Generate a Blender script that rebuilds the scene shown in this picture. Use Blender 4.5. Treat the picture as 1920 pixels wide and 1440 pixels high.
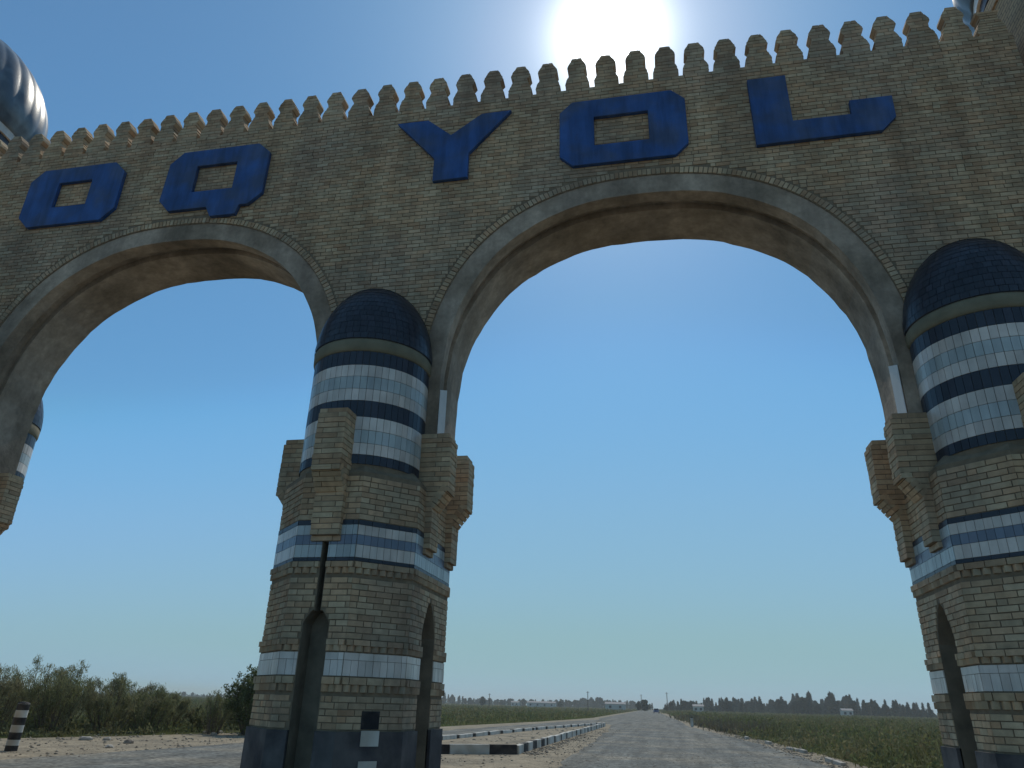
import bpy, bmesh, math, random
import numpy as np
from mathutils import Vector, Matrix

random.seed(7)
RNG = np.random.default_rng(11)
scn = bpy.context.scene
for o in list(bpy.data.objects):
    bpy.data.objects.remove(o, do_unlink=True)
COL = scn.collection

# ------------------------------------------------------------------ camera
EYE = 1.5                                   # metres above the road
FPX = 1370.67                               # focal length in pixels of a 1920 px wide picture
YAW, PITCH, ROLL = (math.radians(a) for a in (11.807, 23.652, 1.602))


def cam_axes():
    f = np.array([-math.sin(YAW) * math.cos(PITCH), math.cos(YAW) * math.cos(PITCH), math.sin(PITCH)])
    r = np.array([math.cos(YAW), math.sin(YAW), 0.0])
    u = np.cross(r, f)
    r2 = math.cos(ROLL) * r + math.sin(ROLL) * u
    u2 = -math.sin(ROLL) * r + math.cos(ROLL) * u
    return r2, u2, f


CR, CU, CF = cam_axes()
cd = bpy.data.cameras.new('camera')
cam = bpy.data.objects.new('camera', cd)
COL.objects.link(cam)
cd.sensor_width = 36.0
cd.lens = FPX * 36.0 / 1920.0
cd.clip_start = 0.05
cd.clip_end = 20000.0
m3 = Matrix((CR, CU, -CF)).transposed()
cam.matrix_world = Matrix.Translation((0, 0, EYE)) @ m3.to_4x4()
scn.camera = cam


def ray(u, v):
    return CR * ((u - 960) / FPX) + CU * ((720 - v) / FPX) + CF


def at(u, v, y):
    """photo pixel -> point at forward distance y (metres)"""
    d = ray(u, v)
    p = d * (y / d[1])
    return Vector((p[0], p[1], p[2] + EYE))


def gnd(u, v):
    d = ray(u, v)
    p = d * (-EYE / d[2])
    return Vector((p[0], p[1], 0))


def project(p):
    q = np.array([p[0], p[1], p[2] - EYE])
    z = float(q @ CF)
    if z < 0.1:
        return None
    return 960 + FPX * float(q @ CR) / z, 720 - FPX * float(q @ CU) / z


# ------------------------------------------------------------------ sky, sun, exposure
SUN_EL, SUN_AZ = math.radians(48.8), math.radians(-2.3)       # azimuth from +Y towards +X
SUN_DIR = Vector((math.sin(SUN_AZ) * math.cos(SUN_EL), math.cos(SUN_AZ) * math.cos(SUN_EL), math.sin(SUN_EL)))
world = bpy.data.worlds.new('World')
scn.world = world
world.use_nodes = True
wn, wl = world.node_tree.nodes, world.node_tree.links
wn.clear()
w_out = wn.new('ShaderNodeOutputWorld')
w_bg = wn.new('ShaderNodeBackground')
w_bg.inputs['Strength'].default_value = 0.13
sky = wn.new('ShaderNodeTexSky')
sky.sky_type = 'NISHITA'
sky.sun_disc = False
sky.sun_elevation = SUN_EL
sky.sun_rotation = SUN_AZ
sky.altitude = 100.0
sky.air_density = 1.0
sky.dust_density = 0.15
sky.ozone_density = 2.5
# film response: deeper blue overhead, a soft grey-blue horizon
def w_vec(op, a, k):
    n = wn.new('ShaderNodeVectorMath'); n.operation = op
    wl.new(a, n.inputs[0]); n.inputs['Scale'].default_value = k
    return n.outputs[0]


crv = wn.new('ShaderNodeRGBCurve')
for ci, pts in enumerate((((.05, .05), (.10, .085), (.169, .108), (.26, .138), (.312, .178), (.446, .238), (1.1, .298), (3, .48)),
                          ((.277, .262), (.424, .355), (.485, .425), (.684, .465), (1.18, .478), (3, .65)),
                          ((.2, .18), (.35, .33), (.508, .50), (.733, .65), (.804, .73), (.92, .71), (1.018, .68), (1.6, .66), (3, .7)))):
    c = crv.mapping.curves[ci]
    c.points[0].location = (0, 0)
    c.points[1].location = (1, pts[-1][1])
    for (a, b) in pts[:-1]:
        c.points.new(a / 3, b)
crv.mapping.update()
wl.new(w_vec('SCALE', sky.outputs['Color'], .1172 / 3), crv.inputs['Color'])
# dust takes some blue out of the bright horizon
sep = wn.new('ShaderNodeSeparateColor'); wl.new(sky.outputs['Color'], sep.inputs[0])
mr = wn.new('ShaderNodeMapRange'); mr.interpolation_type = 'SMOOTHSTEP'
wl.new(sep.outputs[0], mr.inputs[0])
mr.inputs[1].default_value, mr.inputs[2].default_value = .36 / .1172, .85 / .1172
mr.inputs[3].default_value, mr.inputs[4].default_value = 1.0, .79
s2 = wn.new('ShaderNodeSeparateColor'); wl.new(crv.outputs[0], s2.inputs[0])
cb = wn.new('ShaderNodeCombineColor')
wl.new(s2.outputs[0], cb.inputs[0]); wl.new(s2.outputs[1], cb.inputs[1])
bm_ = wn.new('ShaderNodeMath'); bm_.operation = 'MULTIPLY'; wl.new(s2.outputs[2], bm_.inputs[0]); wl.new(mr.outputs[0], bm_.inputs[1])
wl.new(bm_.outputs[0], cb.inputs[2])
wl.new(w_vec('SCALE', cb.outputs[0], 1 / .1172), w_bg.inputs['Color'])
# the blown-out sun and its aureole, fixed to the sun's direction in the sky
tc = wn.new('ShaderNodeTexCoord')
dp = wn.new('ShaderNodeVectorMath'); dp.operation = 'DOT_PRODUCT'
dp.inputs[1].default_value = SUN_DIR
wl.new(tc.outputs['Generated'], dp.inputs[0])
ac = wn.new('ShaderNodeMath'); ac.operation = 'ARCCOSINE'
wl.new(dp.outputs['Value'], ac.inputs[0])


def w_math(op, a, b):
    n = wn.new('ShaderNodeMath'); n.operation = op
    for i, s in enumerate((a, b)):
        if isinstance(s, (int, float)):
            n.inputs[i].default_value = s
        else:
            wl.new(s, n.inputs[i])
    return n.outputs[0]


e1 = w_math('MULTIPLY', w_math('POWER', 2.718, w_math('MULTIPLY', w_math('POWER', w_math('DIVIDE', ac.outputs[0], math.radians(3.0)), 2.0), -1.0)), 2.6)
e2 = w_math('MULTIPLY', w_math('POWER', 2.718, w_math('DIVIDE', ac.outputs[0], -math.radians(6.2))), 0.85)
w_sun = wn.new('ShaderNodeBackground')
w_sun.inputs['Color'].default_value = (1.0, 0.97, 0.93, 1)
wl.new(w_math('ADD', e1, e2), w_sun.inputs['Strength'])
w_add = wn.new('ShaderNodeAddShader')
wl.new(w_bg.outputs[0], w_add.inputs[0]); wl.new(w_sun.outputs[0], w_add.inputs[1])
wl.new(w_add.outputs[0], w_out.inputs['Surface'])

ld = bpy.data.lights.new('sun', 'SUN')
ld.energy = 2.4
ld.angle = math.radians(0.53)
ld.color = (1.0, 0.92, 0.78)
sun = bpy.data.objects.new('sun', ld)
COL.objects.link(sun)
sun.rotation_euler = (-SUN_DIR).to_track_quat('-Z', 'Y').to_euler()
sun.location = (0, 0, 60)

scn.render.engine = 'CYCLES'
scn.render.resolution_x, scn.render.resolution_y = 1024, 768
scn.view_settings.view_transform = 'Standard'
scn.view_settings.look = 'None'
scn.view_settings.exposure = -0.15
scn.view_settings.gamma = 1.0
scn.view_settings.use_curve_mapping = False
scn.cycles.max_bounces = 8

# ------------------------------------------------------------------ materials
MATS = {}


def mat(name, col, rough=0.85, var=0.12, scale=6.0, bump=0.0, bscale=40.0, island=0.0, spec=0.3, tint=None, tscale=0.7, tamt=0.5, coat=0.0, leaf=0.0, speck=0.0, sscale=30.0, stain=0.0, stvec=(1.3, 1.3, .16)):
    """principled material; noise value variation, optional per-piece variation, second colour in patches, bump"""
    if name in MATS:
        return MATS[name]
    m = bpy.data.materials.new(name)
    m.use_nodes = True
    nt = m.node_tree; N, L = nt.nodes, nt.links
    b = N['Principled BSDF']
    b.inputs['Roughness'].default_value = rough
    b.inputs['Specular IOR Level'].default_value = spec
    b.inputs['Coat Weight'].default_value = coat
    geo = N.new('ShaderNodeNewGeometry')
    pos = geo.outputs['Position']

    def noise(sc, det=5.0):
        n = N.new('ShaderNodeTexNoise'); n.inputs['Scale'].default_value = sc; n.inputs['Detail'].default_value = det
        L.new(pos, n.inputs['Vector']); return n.outputs['Fac']

    def ramp(s, lo, hi, a=0.3, c=0.7):
        r = N.new('ShaderNodeMapRange'); L.new(s, r.inputs[0])
        r.inputs[1].default_value, r.inputs[2].default_value = a, c
        r.inputs[3].default_value, r.inputs[4].default_value = lo, hi
        return r.outputs[0]
    c = N.new('ShaderNodeRGB'); c.outputs[0].default_value = (*col, 1)
    cur = c.outputs[0]
    if tint:
        mx = N.new('ShaderNodeMix'); mx.data_type = 'RGBA'
        L.new(ramp(noise(tscale, 6.0), 0, tamt, .42, .62), mx.inputs[0])
        L.new(cur, mx.inputs[6]); mx.inputs[7].default_value = (*tint, 1); cur = mx.outputs[2]
    hv = N.new('ShaderNodeHueSaturation'); L.new(cur, hv.inputs['Color'])
    val = ramp(noise(scale), 1 - var, 1 + var)
    if stain:
        mp = N.new('ShaderNodeVectorMath'); mp.operation = 'MULTIPLY'; L.new(pos, mp.inputs[0]); mp.inputs[1].default_value = stvec
        ns = N.new('ShaderNodeTexNoise'); ns.inputs['Scale'].default_value = 1.0; ns.inputs['Detail'].default_value = 7.0; ns.inputs['Roughness'].default_value = .62
        L.new(mp.outputs[0], ns.inputs['Vector'])
        mu1 = N.new('ShaderNodeMath'); mu1.operation = 'MULTIPLY'
        L.new(val, mu1.inputs[0]); L.new(ramp(ns.outputs['Fac'], 1 - stain, 1 + stain * .5, .36, .62), mu1.inputs[1]); val = mu1.outputs[0]
    if speck:
        mu0 = N.new('ShaderNodeMath'); mu0.operation = 'MULTIPLY'
        L.new(val, mu0.inputs[0]); L.new(ramp(noise(sscale, 4.0), 1 - speck, 1 + speck, .35, .65), mu0.inputs[1]); val = mu0.outputs[0]
    if island:
        oi = N.new('ShaderNodeObjectInfo')
        ad = N.new('ShaderNodeMath'); ad.operation = 'ADD'; L.new(geo.outputs['Random Per Island'], ad.inputs[0]); L.new(oi.outputs['Random'], ad.inputs[1])
        fr = N.new('ShaderNodeMath'); fr.operation = 'FRACT'; L.new(ad.outputs[0], fr.inputs[0])
        mu = N.new('ShaderNodeMath'); mu.operation = 'MULTIPLY'
        L.new(val, mu.inputs[0]); L.new(ramp(fr.outputs[0], 1 - island, 1 + island, 0, 1), mu.inputs[1]); val = mu.outputs[0]
        f2 = N.new('ShaderNodeMath'); f2.operation = 'MULTIPLY'; L.new(fr.outputs[0], f2.inputs[0]); f2.inputs[1].default_value = 7.31
        f3 = N.new('ShaderNodeMath'); f3.operation = 'FRACT'; L.new(f2.outputs[0], f3.inputs[0])
        L.new(ramp(f3.outputs[0], .5 - .010 * island / .15, .5 + .008 * island / .15, 0, 1), hv.inputs['Hue'])
        L.new(ramp(f3.outputs[0], 1.1, .88, 0, 1), hv.inputs['Saturation'])
    L.new(val, hv.inputs['Value'])
    L.new(hv.outputs[0], b.inputs['Base Color'])
    if leaf:
        tr = N.new('ShaderNodeBsdfTranslucent'); L.new(hv.outputs[0], tr.inputs['Color'])
        ms = N.new('ShaderNodeMixShader'); ms.inputs[0].default_value = leaf
        L.new(b.outputs[0], ms.inputs[1]); L.new(tr.outputs[0], ms.inputs[2]); L.new(ms.outputs[0], N['Material Output'].inputs['Surface'])
    if bump:
        bp = N.new('ShaderNodeBump'); bp.inputs['Strength'].default_value = bump; bp.inputs['Distance'].default_value = 0.01
        L.new(noise(bscale, 6.0), bp.inputs['Height']); L.new(bp.outputs[0], b.inputs['Normal'])
    MATS[name] = m
    return m


M_BRICK = mat('brick', (.50, .352, .205), .9, .14, 9, .4, 55, island=.18, tint=(.38, .29, .195), tscale=.5, tamt=.9, stain=.26)
M_MORTAR = mat('mortar', (.22, .168, .11), .95, .2, 7, .5, 60)
M_PLASTER = mat('plaster', (.42, .33, .245), .93, .16, 5.0, .8, 16, tint=(.26, .20, .14), tscale=.9, tamt=.9, stain=.3, speck=.08, sscale=14)
M_WHITEWASH = mat('whitewash', (.70, .68, .64), .85, .08, 3, .2, 20)
M_BLUEPAINT = mat('blue_paint', (.028, .088, .265), .55, .18, 2.4, .2, 30, tint=(.06, .085, .15), tscale=1.6, tamt=.75, spec=.4, stain=.35, stvec=(3.5, 1, .5))
M_TWHITE = mat('white_tile', (.70, .63, .55), .32, .08, 4, 0, island=.13, spec=.4, tint=(.54, .47, .39), tscale=1.6, tamt=.7, stain=.2, stvec=(3, 3, .5))
M_TLIGHT = mat('pale_blue_tile', (.44, .48, .46), .32, .08, 4, 0, island=.14, spec=.4, stain=.2, stvec=(3, 3, .5))
M_TBLUE = mat('blue_tile', (.17, .205, .26), .32, .06, 4, 0, island=.12, spec=.4)
M_TNAVY = mat('navy_tile', (.034, .039, .052), .36, .12, 4, 0, island=.22, spec=.35)
M_OLIVE = mat('olive_render', (.21, .185, .12), .85, .15, 5, .3, 25)
M_PLINTH = mat('navy_plinth_paint', (.05, .046, .05), .8, .25, 4, .5, 25, tint=(.17, .155, .14), tscale=1.8, tamt=.5)
M_PWHITE = mat('white_paint', (.60, .58, .52), .8, .12, 5, .2, 30, tint=(.36, .32, .25), tscale=2.5, tamt=.7)
M_PBLACK = mat('black_paint', (.024, .023, .024), .75, .25, 5, .2, 30, tint=(.14, .12, .10), tscale=3.0, tamt=.45, spec=.2)
M_NICHE = mat('niche_render', (.21, .17, .12), .95, .25, 4, .6, 22)  # brown render colour of the niche interiors
M_DOMEGLAZE = mat('glazed_dome', (.075, .10, .13), .36, .2, 3, .25, 20, spec=.55, tint=(.24, .28, .30), tscale=1.6, tamt=.55)
M_DRUMPALE = mat('pale_drum_tile', (.42, .47, .48), .35, .08, 4, 0, spec=.4)
M_ASPHALT = mat('dusty_asphalt', (.162, .166, .152), .95, .30, 2.6, .9, 11, tint=(.255, .235, .19), tscale=.35, tamt=.9, spec=.12, speck=.42, sscale=9.0, stain=.28, stvec=(1.5, .07, 1))
M_SAND = mat('sand', (.345, .29, .208), .97, .2, 2.2, .7, 9, tint=(.23, .20, .15), tscale=.6, tamt=.85, spec=.08, speck=.25, sscale=12.0)
M_STONE = mat('stone', (.30, .265, .21), .9, .2, 8, .3, 40, island=.25, spec=.15)
M_SOIL = mat('field_soil', (.085, .088, .042), 1.0, .25, .5, .4, 5, tint=(.055, .075, .026), tscale=.12, tamt=.9, spec=0.0)
M_WEED = mat('weed_leaf', (.13, .15, .06), .75, .2, .8, 0, island=.35, tint=(.24, .20, .11), tscale=.14, tamt=.75, spec=.2, leaf=.42)
M_WEEDDARK = mat('weed_stalk', (.17, .15, .10), .85, .2, .8, 0, island=.3, spec=.1, leaf=.2)
M_TAMARISK = mat('tamarisk_leaf', (.20, .215, .10), .8, .2, 1.5, 0, island=.3, tint=(.28, .24, .15), tscale=.6, tamt=.5, spec=.15, leaf=.42)
M_BUSHLEAF = mat('bush_leaf', (.115, .145, .06), .7, .2, 1.5, 0, island=.3, spec=.2, leaf=.4)
M_TREELEAF = mat('tree_leaf', (.036, .055, .032), .9, .15, .2, 0, island=.25, spec=.05, leaf=.2)
M_BARK = mat('bark', (.13, .105, .08), .95, .2, 6, .4, 20)
M_CONCRETE = mat('concrete', (.40, .37, .32), .9, .12, 4, .4, 25)
M_HOUSE = mat('house_wall', (.55, .52, .46), .9, .08, 1)
M_ROOF = mat('house_roof', (.30, .28, .27), .8, .1, 1)
M_DARK = mat('dark_opening', (.03, .03, .035), .5, .1, 1)


def brick_texture_mat(name):
    """brick pattern for walls no brick of which can be told apart (far or hidden sides)"""
    m = bpy.data.materials.new(name); m.use_nodes = True
    N, L = m.node_tree.nodes, m.node_tree.links
    b = N['Principled BSDF']; b.inputs['Roughness'].default_value = .92
    g = N.new('ShaderNodeNewGeometry'); s = N.new('ShaderNodeSeparateXYZ'); L.new(g.outputs['Position'], s.inputs[0])
    a = N.new('ShaderNodeMath'); a.operation = 'ADD'; L.new(s.outputs[0], a.inputs[0]); L.new(s.outputs[1], a.inputs[1])
    c = N.new('ShaderNodeCombineXYZ'); L.new(a.outputs[0], c.inputs[0]); L.new(s.outputs[2], c.inputs[1])
    t = N.new('ShaderNodeTexBrick'); L.new(c.outputs[0], t.inputs['Vector'])
    t.inputs['Color1'].default_value = (.50, .352, .205, 1); t.inputs['Color2'].default_value = (.42, .30, .185, 1)
    t.inputs['Mortar'].default_value = (.22, .168, .11, 1); t.inputs['Scale'].default_value = 1.0
    t.inputs['Brick Width'].default_value = .26; t.inputs['Row Height'].default_value = .0855; t.inputs['Mortar Size'].default_value = .011
    L.new(t.outputs[0], b.inputs['Base Color'])
    bp = N.new('ShaderNodeBump'); bp.inputs['Strength'].default_value = .6; bp.inputs['Distance'].default_value = .012; bp.invert = True
    L.new(t.outputs['Fac'], bp.inputs['Height']); L.new(bp.outputs[0], b.inputs['Normal'])
    return m


M_BRICKTEX = brick_texture_mat('far_brickwork')


# ------------------------------------------------------------------ object helpers
def link(o, parent=None):
    COL.objects.link(o)
    if parent is not None:
        o.parent = parent
    return o


def empty(name, loc=(0, 0, 0), parent=None):
    o = bpy.data.objects.new(name, None)
    o.location = loc
    o.empty_display_size = .3
    return link(o, parent)


def tag(o, label=None, cat=None, group=None, kind=None):
    if label: o['label'] = label
    if cat: o['category'] = cat
    if group: o['group'] = group
    if kind: o['kind'] = kind
    return o


class MB:
    """collects polygons into one mesh"""
    def __init__(s):
        s.v, s.f = [], []

    def add(s, vs, fs):
        n = len(s.v); s.v.extend([tuple(p) for p in vs]); s.f.extend([tuple(i + n for i in f) for f in fs])

    def box(s, a, b):
        (x0, y0, z0), (x1, y1, z1) = a, b
        s.add([(x0, y0, z0), (x1, y0, z0), (x1, y1, z0), (x0, y1, z0), (x0, y0, z1), (x1, y0, z1), (x1, y1, z1), (x0, y1, z1)],
              [(0, 3, 2, 1), (4, 5, 6, 7), (0, 1, 5, 4), (1, 2, 6, 5), (2, 3, 7, 6), (3, 0, 4, 7)])

    def obox(s, c, ex, ey, ez, l, d, h):
        c, ex, ey, ez = Vector(c), Vector(ex) * (l / 2), Vector(ey) * (d / 2), Vector(ez) * (h / 2)
        vs = [c + ex * i + ey * j + ez * k for k in (-1, 1) for j in (-1, 1) for i in (-1, 1)]
        s.add(vs, [(0, 2, 3, 1), (4, 5, 7, 6), (0, 1, 5, 4), (1, 3, 7, 5), (3, 2, 6, 7), (2, 0, 4, 6)])

    def prism(s, ring, z0, z1, top=True, bottom=True, ring2=None):
        n = len(ring); r2 = ring2 or ring
        vs = [(p[0], p[1], z0) for p in ring] + [(p[0], p[1], z1) for p in r2]
        fs = [(i, (i + 1) % n, n + (i + 1) % n, n + i) for i in range(n)]
        if top: fs.append(tuple(range(n, 2 * n)))
        if bottom: fs.append(tuple(range(n - 1, -1, -1)))
        s.add(vs, fs)

    def lathe(s, prof, cx, cy, seg=48, rfun=None):
        n = len(prof); vs = []
        for (r, z) in prof:
            for k in range(seg):
                a = 2 * math.pi * k / seg
                q = r * (rfun(a, z) if rfun else 1)
                vs.append((cx + q * math.cos(a), cy + q * math.sin(a), z))
        fs = []
        for i in range(n - 1):
            for k in range(seg):
                k2 = (k + 1) % seg
                fs.append((i * seg + k, i * seg + k2, (i + 1) * seg + k2, (i + 1) * seg + k))
        fs.append(tuple(range((n - 1) * seg, n * seg)))
        fs.append(tuple(range(seg - 1, -1, -1)))
        s.add(vs, fs)

    def tube(s, p0, p1, r0, r1, seg=7):
        p0, p1 = Vector(p0), Vector(p1)
        d = (p1 - p0).normalized()
        a = d.orthogonal().normalized(); b = d.cross(a)
        vs = []
        for p, r in ((p0, r0), (p1, r1)):
            for k in range(seg):
                t = 2 * math.pi * k / seg
                vs.append(p + a * (r * math.cos(t)) + b * (r * math.sin(t)))
        fs = [(i, (i + 1) % seg, seg + (i + 1) % seg, seg + i) for i in range(seg)]
        fs += [tuple(range(seg, 2 * seg)), tuple(range(seg - 1, -1, -1))]
        s.add(vs, fs)

    def mesh(s, name, m, smooth=False):
        me = bpy.data.meshes.new(name)
        me.from_pydata(s.v, [], s.f)
        me.materials.append(m)
        if smooth:
            me.polygons.foreach_set('use_smooth', [True] * len(me.polygons))
        me.update()
        return me

    def build(s, name, m, parent=None, smooth=False):
        return link(bpy.data.objects.new(name, s.mesh(name, m, smooth)), parent)


def tri_soup(name, V, F, m, parent=None):
    me = bpy.data.meshes.new(name)
    V = np.asarray(V, np.float32); F = np.asarray(F, np.int32)
    k = F.shape[1]
    me.vertices.add(len(V)); me.vertices.foreach_set('co', V.ravel())
    me.loops.add(F.size); me.loops.foreach_set('vertex_index', F.ravel())
    me.polygons.add(len(F)); me.polygons.foreach_set('loop_start', np.arange(0, F.size, k, dtype=np.int32))
    me.polygons.foreach_set('loop_total', np.full(len(F), k, np.int32))
    me.materials.append(m)
    me.update(calc_edges=True)
    return me if parent == 'mesh' else link(bpy.data.objects.new(name, me), parent)


# --- bricks and tiles: pieces collected first; the 300 of a kind that show largest become objects of their own
PIECES = []
UNIT = {}


def piece(kind, m, parent, c, ex, ey, ez, l, d, h):
    """ey = outward normal; l along ex, d along ey, h along ez"""
    PIECES.append((kind, m, parent, Vector(c), Vector(ex), Vector(ey), Vector(ez), l, d, h))


def unit_box(kind, m):
    k = (kind, m.name)
    if k not in UNIT:
        bm = bmesh.new()
        bmesh.ops.create_cube(bm, size=1.0)
        me = bpy.data.meshes.new(kind); bm.to_mesh(me); bm.free()
        me.materials.append(m)
        UNIT[k] = me
    return UNIT[k]


def flush_pieces(limit=300):
    """turn the collected pieces into objects"""
    by = {}
    for i, p in enumerate(PIECES):
        by.setdefault(p[0], []).append(p)
    rest = {}
    for kind, ps in by.items():
        sc = []
        for i, (k, m, par, c, ex, ey, ez, l, d, h) in enumerate(ps):
            q = project(c)
            a = 0.0
            if q and -5 < q[0] < 1925 and -5 < q[1] < 1445:
                toc = Vector((0, 0, EYE)) - c
                dist = toc.length
                a = max(0.0, ey.dot(toc / dist)) * l * h / dist ** 2
            sc.append((-a, i))
        sc.sort()
        own = {i for a, i in sc[:limit] if a < 0}
        for i, p in enumerate(ps):
            k, m, par, c, ex, ey, ez, l, d, h = p
            if i in own:
                o = bpy.data.objects.new(kind, unit_box(kind, m))
                M = Matrix((ex * l, ey * d, ez * h)).transposed().to_4x4()
                M.translation = c
                o.matrix_world = M
                link(o, par)
            else:
                rest.setdefault((kind, m.name, par.name), []).append(p)
    for (kind, mn, pn), ps in rest.items():
        mb = MB()
        for (k, m, par, c, ex, ey, ez, l, d, h) in ps:
            mb.obox(c, ex, ey, ez, l, d, h)
        o = mb.build(kind + ('work' if kind == 'brick' else '_work'), ps[0][1], ps[0][2])
        o['kind'] = 'stuff'
    PIECES.clear()


def fill_course(a, b, pitch, off, minl=.05):
    """running bond between a and b: list of (start, end)"""
    out = []
    k = math.floor((a - off) / pitch)
    while True:
        s, e = off + k * pitch, off + (k + 1) * pitch
        k += 1
        if s >= b: break
        s, e = max(s, a), min(e, b)
        if e - s > minl:
            out.append((s, e))
    return out


BL, BH, JT = .262, .0855, .014          # brick pitch, course height, joint
UX, UY, UZ = Vector((1, 0, 0)), Vector((0, 1, 0)), Vector((0, 0, 1))


def brick_face(parent, org, ex, ey, width, z0, z1, gaps=None, proud=.011, kind='brick', m=None, pitch=BL, seed=0, zbase=0.0):
    """bricks on a vertical face: org = point at local 0 (z ignored), ex along, ey outward; gaps(z0,z1) -> list of (a,b) left free"""
    m = m or M_BRICK
    org, ex, ey = Vector(org), Vector(ex), Vector(ey)
    rnd = random.Random(seed)
    k0 = math.ceil((z0 - zbase) / BH - 1e-6)
    k = k0
    while zbase + (k + 1) * BH <= z1 + .02:
        a, b = zbase + k * BH, zbase + (k + 1) * BH
        spans = [(0.0, width)]
        for g in (gaps(a, b) if gaps else []):
            ns = []
            for s, e in spans:
                if g[1] <= s or g[0] >= e: ns.append((s, e)); continue
                if g[0] > s: ns.append((s, g[0]))
                if g[1] < e: ns.append((g[1], e))
            spans = ns
        off = (k % 2) * pitch / 2 + rnd.uniform(-.02, .02)
        for s, e in spans:
            for (p, q) in fill_course(s, e, pitch, off):
                parts = [(p, q)]
                if q - p > .2 and rnd.random() < .07:            # a pair of headers now and then
                    mid = (p + q) / 2; parts = [(p, mid), (mid, q)]
                for (p2, q2) in parts:
                    l = q2 - p2 - JT * rnd.uniform(.8, 1.25)
                    if l < .03: continue
                    h = BH - JT * rnd.uniform(.85, 1.2)
                    pr = proud + rnd.uniform(-.004, .004)
                    c = org + ex * ((p2 + q2) / 2) + ey * (pr - .02)
                    c = Vector((c.x, c.y, (a + b) / 2 + rnd.uniform(-.002, .002)))
                    tw = rnd.uniform(-.006, .006)
                    e2 = (ex + UZ * tw).normalized()
                    piece(kind, m, parent, c, e2, ey, ey.cross(e2) * -1 if False else e2.cross(ey), l, .04, h)
        k += 1


# ================================================================== GROUND, ROADS
def sheet(name, pts, z, m, sub=None):
    mb = MB(); mb.add([(x, y, z) for x, y in pts], [tuple(range(len(pts)))])
    o = mb.build(name, m); o['kind'] = 'structure'
    return o


S = 3000.0
g = MB()
g.add([(-S, -S, 0), (S, -S, 0), (S, S, 0), (-S, S, 0)], [(0, 1, 2, 3)])
ground = g.build('ground', M_SAND); ground['kind'] = 'structure'

rightx = lambda y: 5.25 - .0215 * y
# right carriageway: from behind the camera through the arch to the horizon
RR = [(-40, 5.4), (0, 5.2), (26, 4.7), (40, 4.35), (62, 2.9), (78, 1.6), (115, 1.2), (200, -1.2), (500, -9), (2900, -66)]
RLF = [(2900, -74), (500, -17.5), (200, -11.5), (115, -9.8), (92, -8.2), (72, -5.2), (60, -4.4), (35, -3.5), (21, -3.0), (0, -3.0), (-40, -3.0)]
jit = lambda s: random.uniform(-s, s)


def densify(pts, step, amp):
    """pts (y, x) -> denser polyline with a ragged edge"""
    out = []
    for (y0, x0), (y1, x1) in zip(pts, pts[1:]):
        n = max(1, int(min(abs(y1 - y0), 150) / step))
        for i in range(n):
            t = i / n
            out.append((x0 + (x1 - x0) * t + jit(amp), y0 + (y1 - y0) * t))
    out.append((pts[-1][1], pts[-1][0]))
    return out


road = sheet('road', densify(RR, 1.2, .10) + densify(RLF, 1.2, .14), .008, M_ASPHALT)
LLF = [(-40, -15.4), (12, -15.5), (19, -15.2), (27, -14.8), (45, -12.9), (70, -11.4), (100, -9.6)]
LRT = [(100, -8.6), (76, -6.9), (52, -8.6), (40, -9.1), (28, -9.3), (18, -8.4), (8, -7.2), (-40, -7.0)]
road2 = sheet('road', densify(LLF, 1.2, .14) + densify(LRT, 1.2, .10), .012, M_ASPHALT)
# fields
field_r = sheet('field', [(6.2, 14), (6.0, 26), (5.6, 40), (4.1, 62), (2.9, 80), (2.4, 115), (0.5, 200), (-7, 500), (-60, 2800), (2900, 2800), (2900, 10), (30, 10)], .004, M_SOIL)
field_l = sheet('field', [(-22, 24), (-20.6, 28), (-19.2, 34), (-15.2, 52), (-12.6, 80), (-11, 115), (-13, 200), (-19, 500), (-80, 2800), (-2900, 2800), (-2900, 10), (-30, 12)], .004, M_SOIL)

# traffic island: kerb stones painted black and white round a bed of dirt
isl = [Vector((-7.35, 25.0, 0)), Vector((-5.02, 26.4, 0)), Vector((-5.1, 33, 0)), Vector((-5.45, 68, 0)), Vector((-5.75, 68.6, 0)), Vector((-8.0, 47, 0)), Vector((-8.95, 31, 0)), Vector((-8.6, 27.0, 0))]
mb = MB(); mb.add([(p.x, p.y, .13) for p in isl], [tuple(range(len(isl)))])
mb.prism([(p.x, p.y) for p in isl], .0, .12)
island = mb.build('traffic_island', M_SAND); island['kind'] = 'structure'
pattern = 0
for i in range(len(isl)):
    a, b = isl[i], isl[(i + 1) % len(isl)]
    L = (b - a).length
    d = (b - a) / L; nrm = Vector((d.y, -d.x, 0))
    s = 0.0
    while s < L - .05:
        if i == 0:
            ln = [.42, 1.35, .95][min(2, int(s > .3) + int(s > 1.6))]
        else:
            ln = 1.0 if L < 12 else (1.9 if pattern % 2 else .42)
        ln = min(ln, L - s)
        blk = pattern % 2 == 0
        mb = MB()
        hgt = .28 + jit(.012)
        mb.obox((0, 0, hgt / 2 - .02), d, nrm, UZ, ln - .015, .16, hgt + .04)
        o = mb.build('kerb_stone', M_PBLACK if blk else M_PWHITE, island)
        bv = o.modifiers.new('edge', 'BEVEL'); bv.width = .018; bv.segments = 2
        o.location = a + d * (s + ln / 2) + nrm * jit(.01)
        o.rotation_euler = (jit(.02), jit(.01), jit(.012))
        s += ln; pattern += 1

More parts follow.
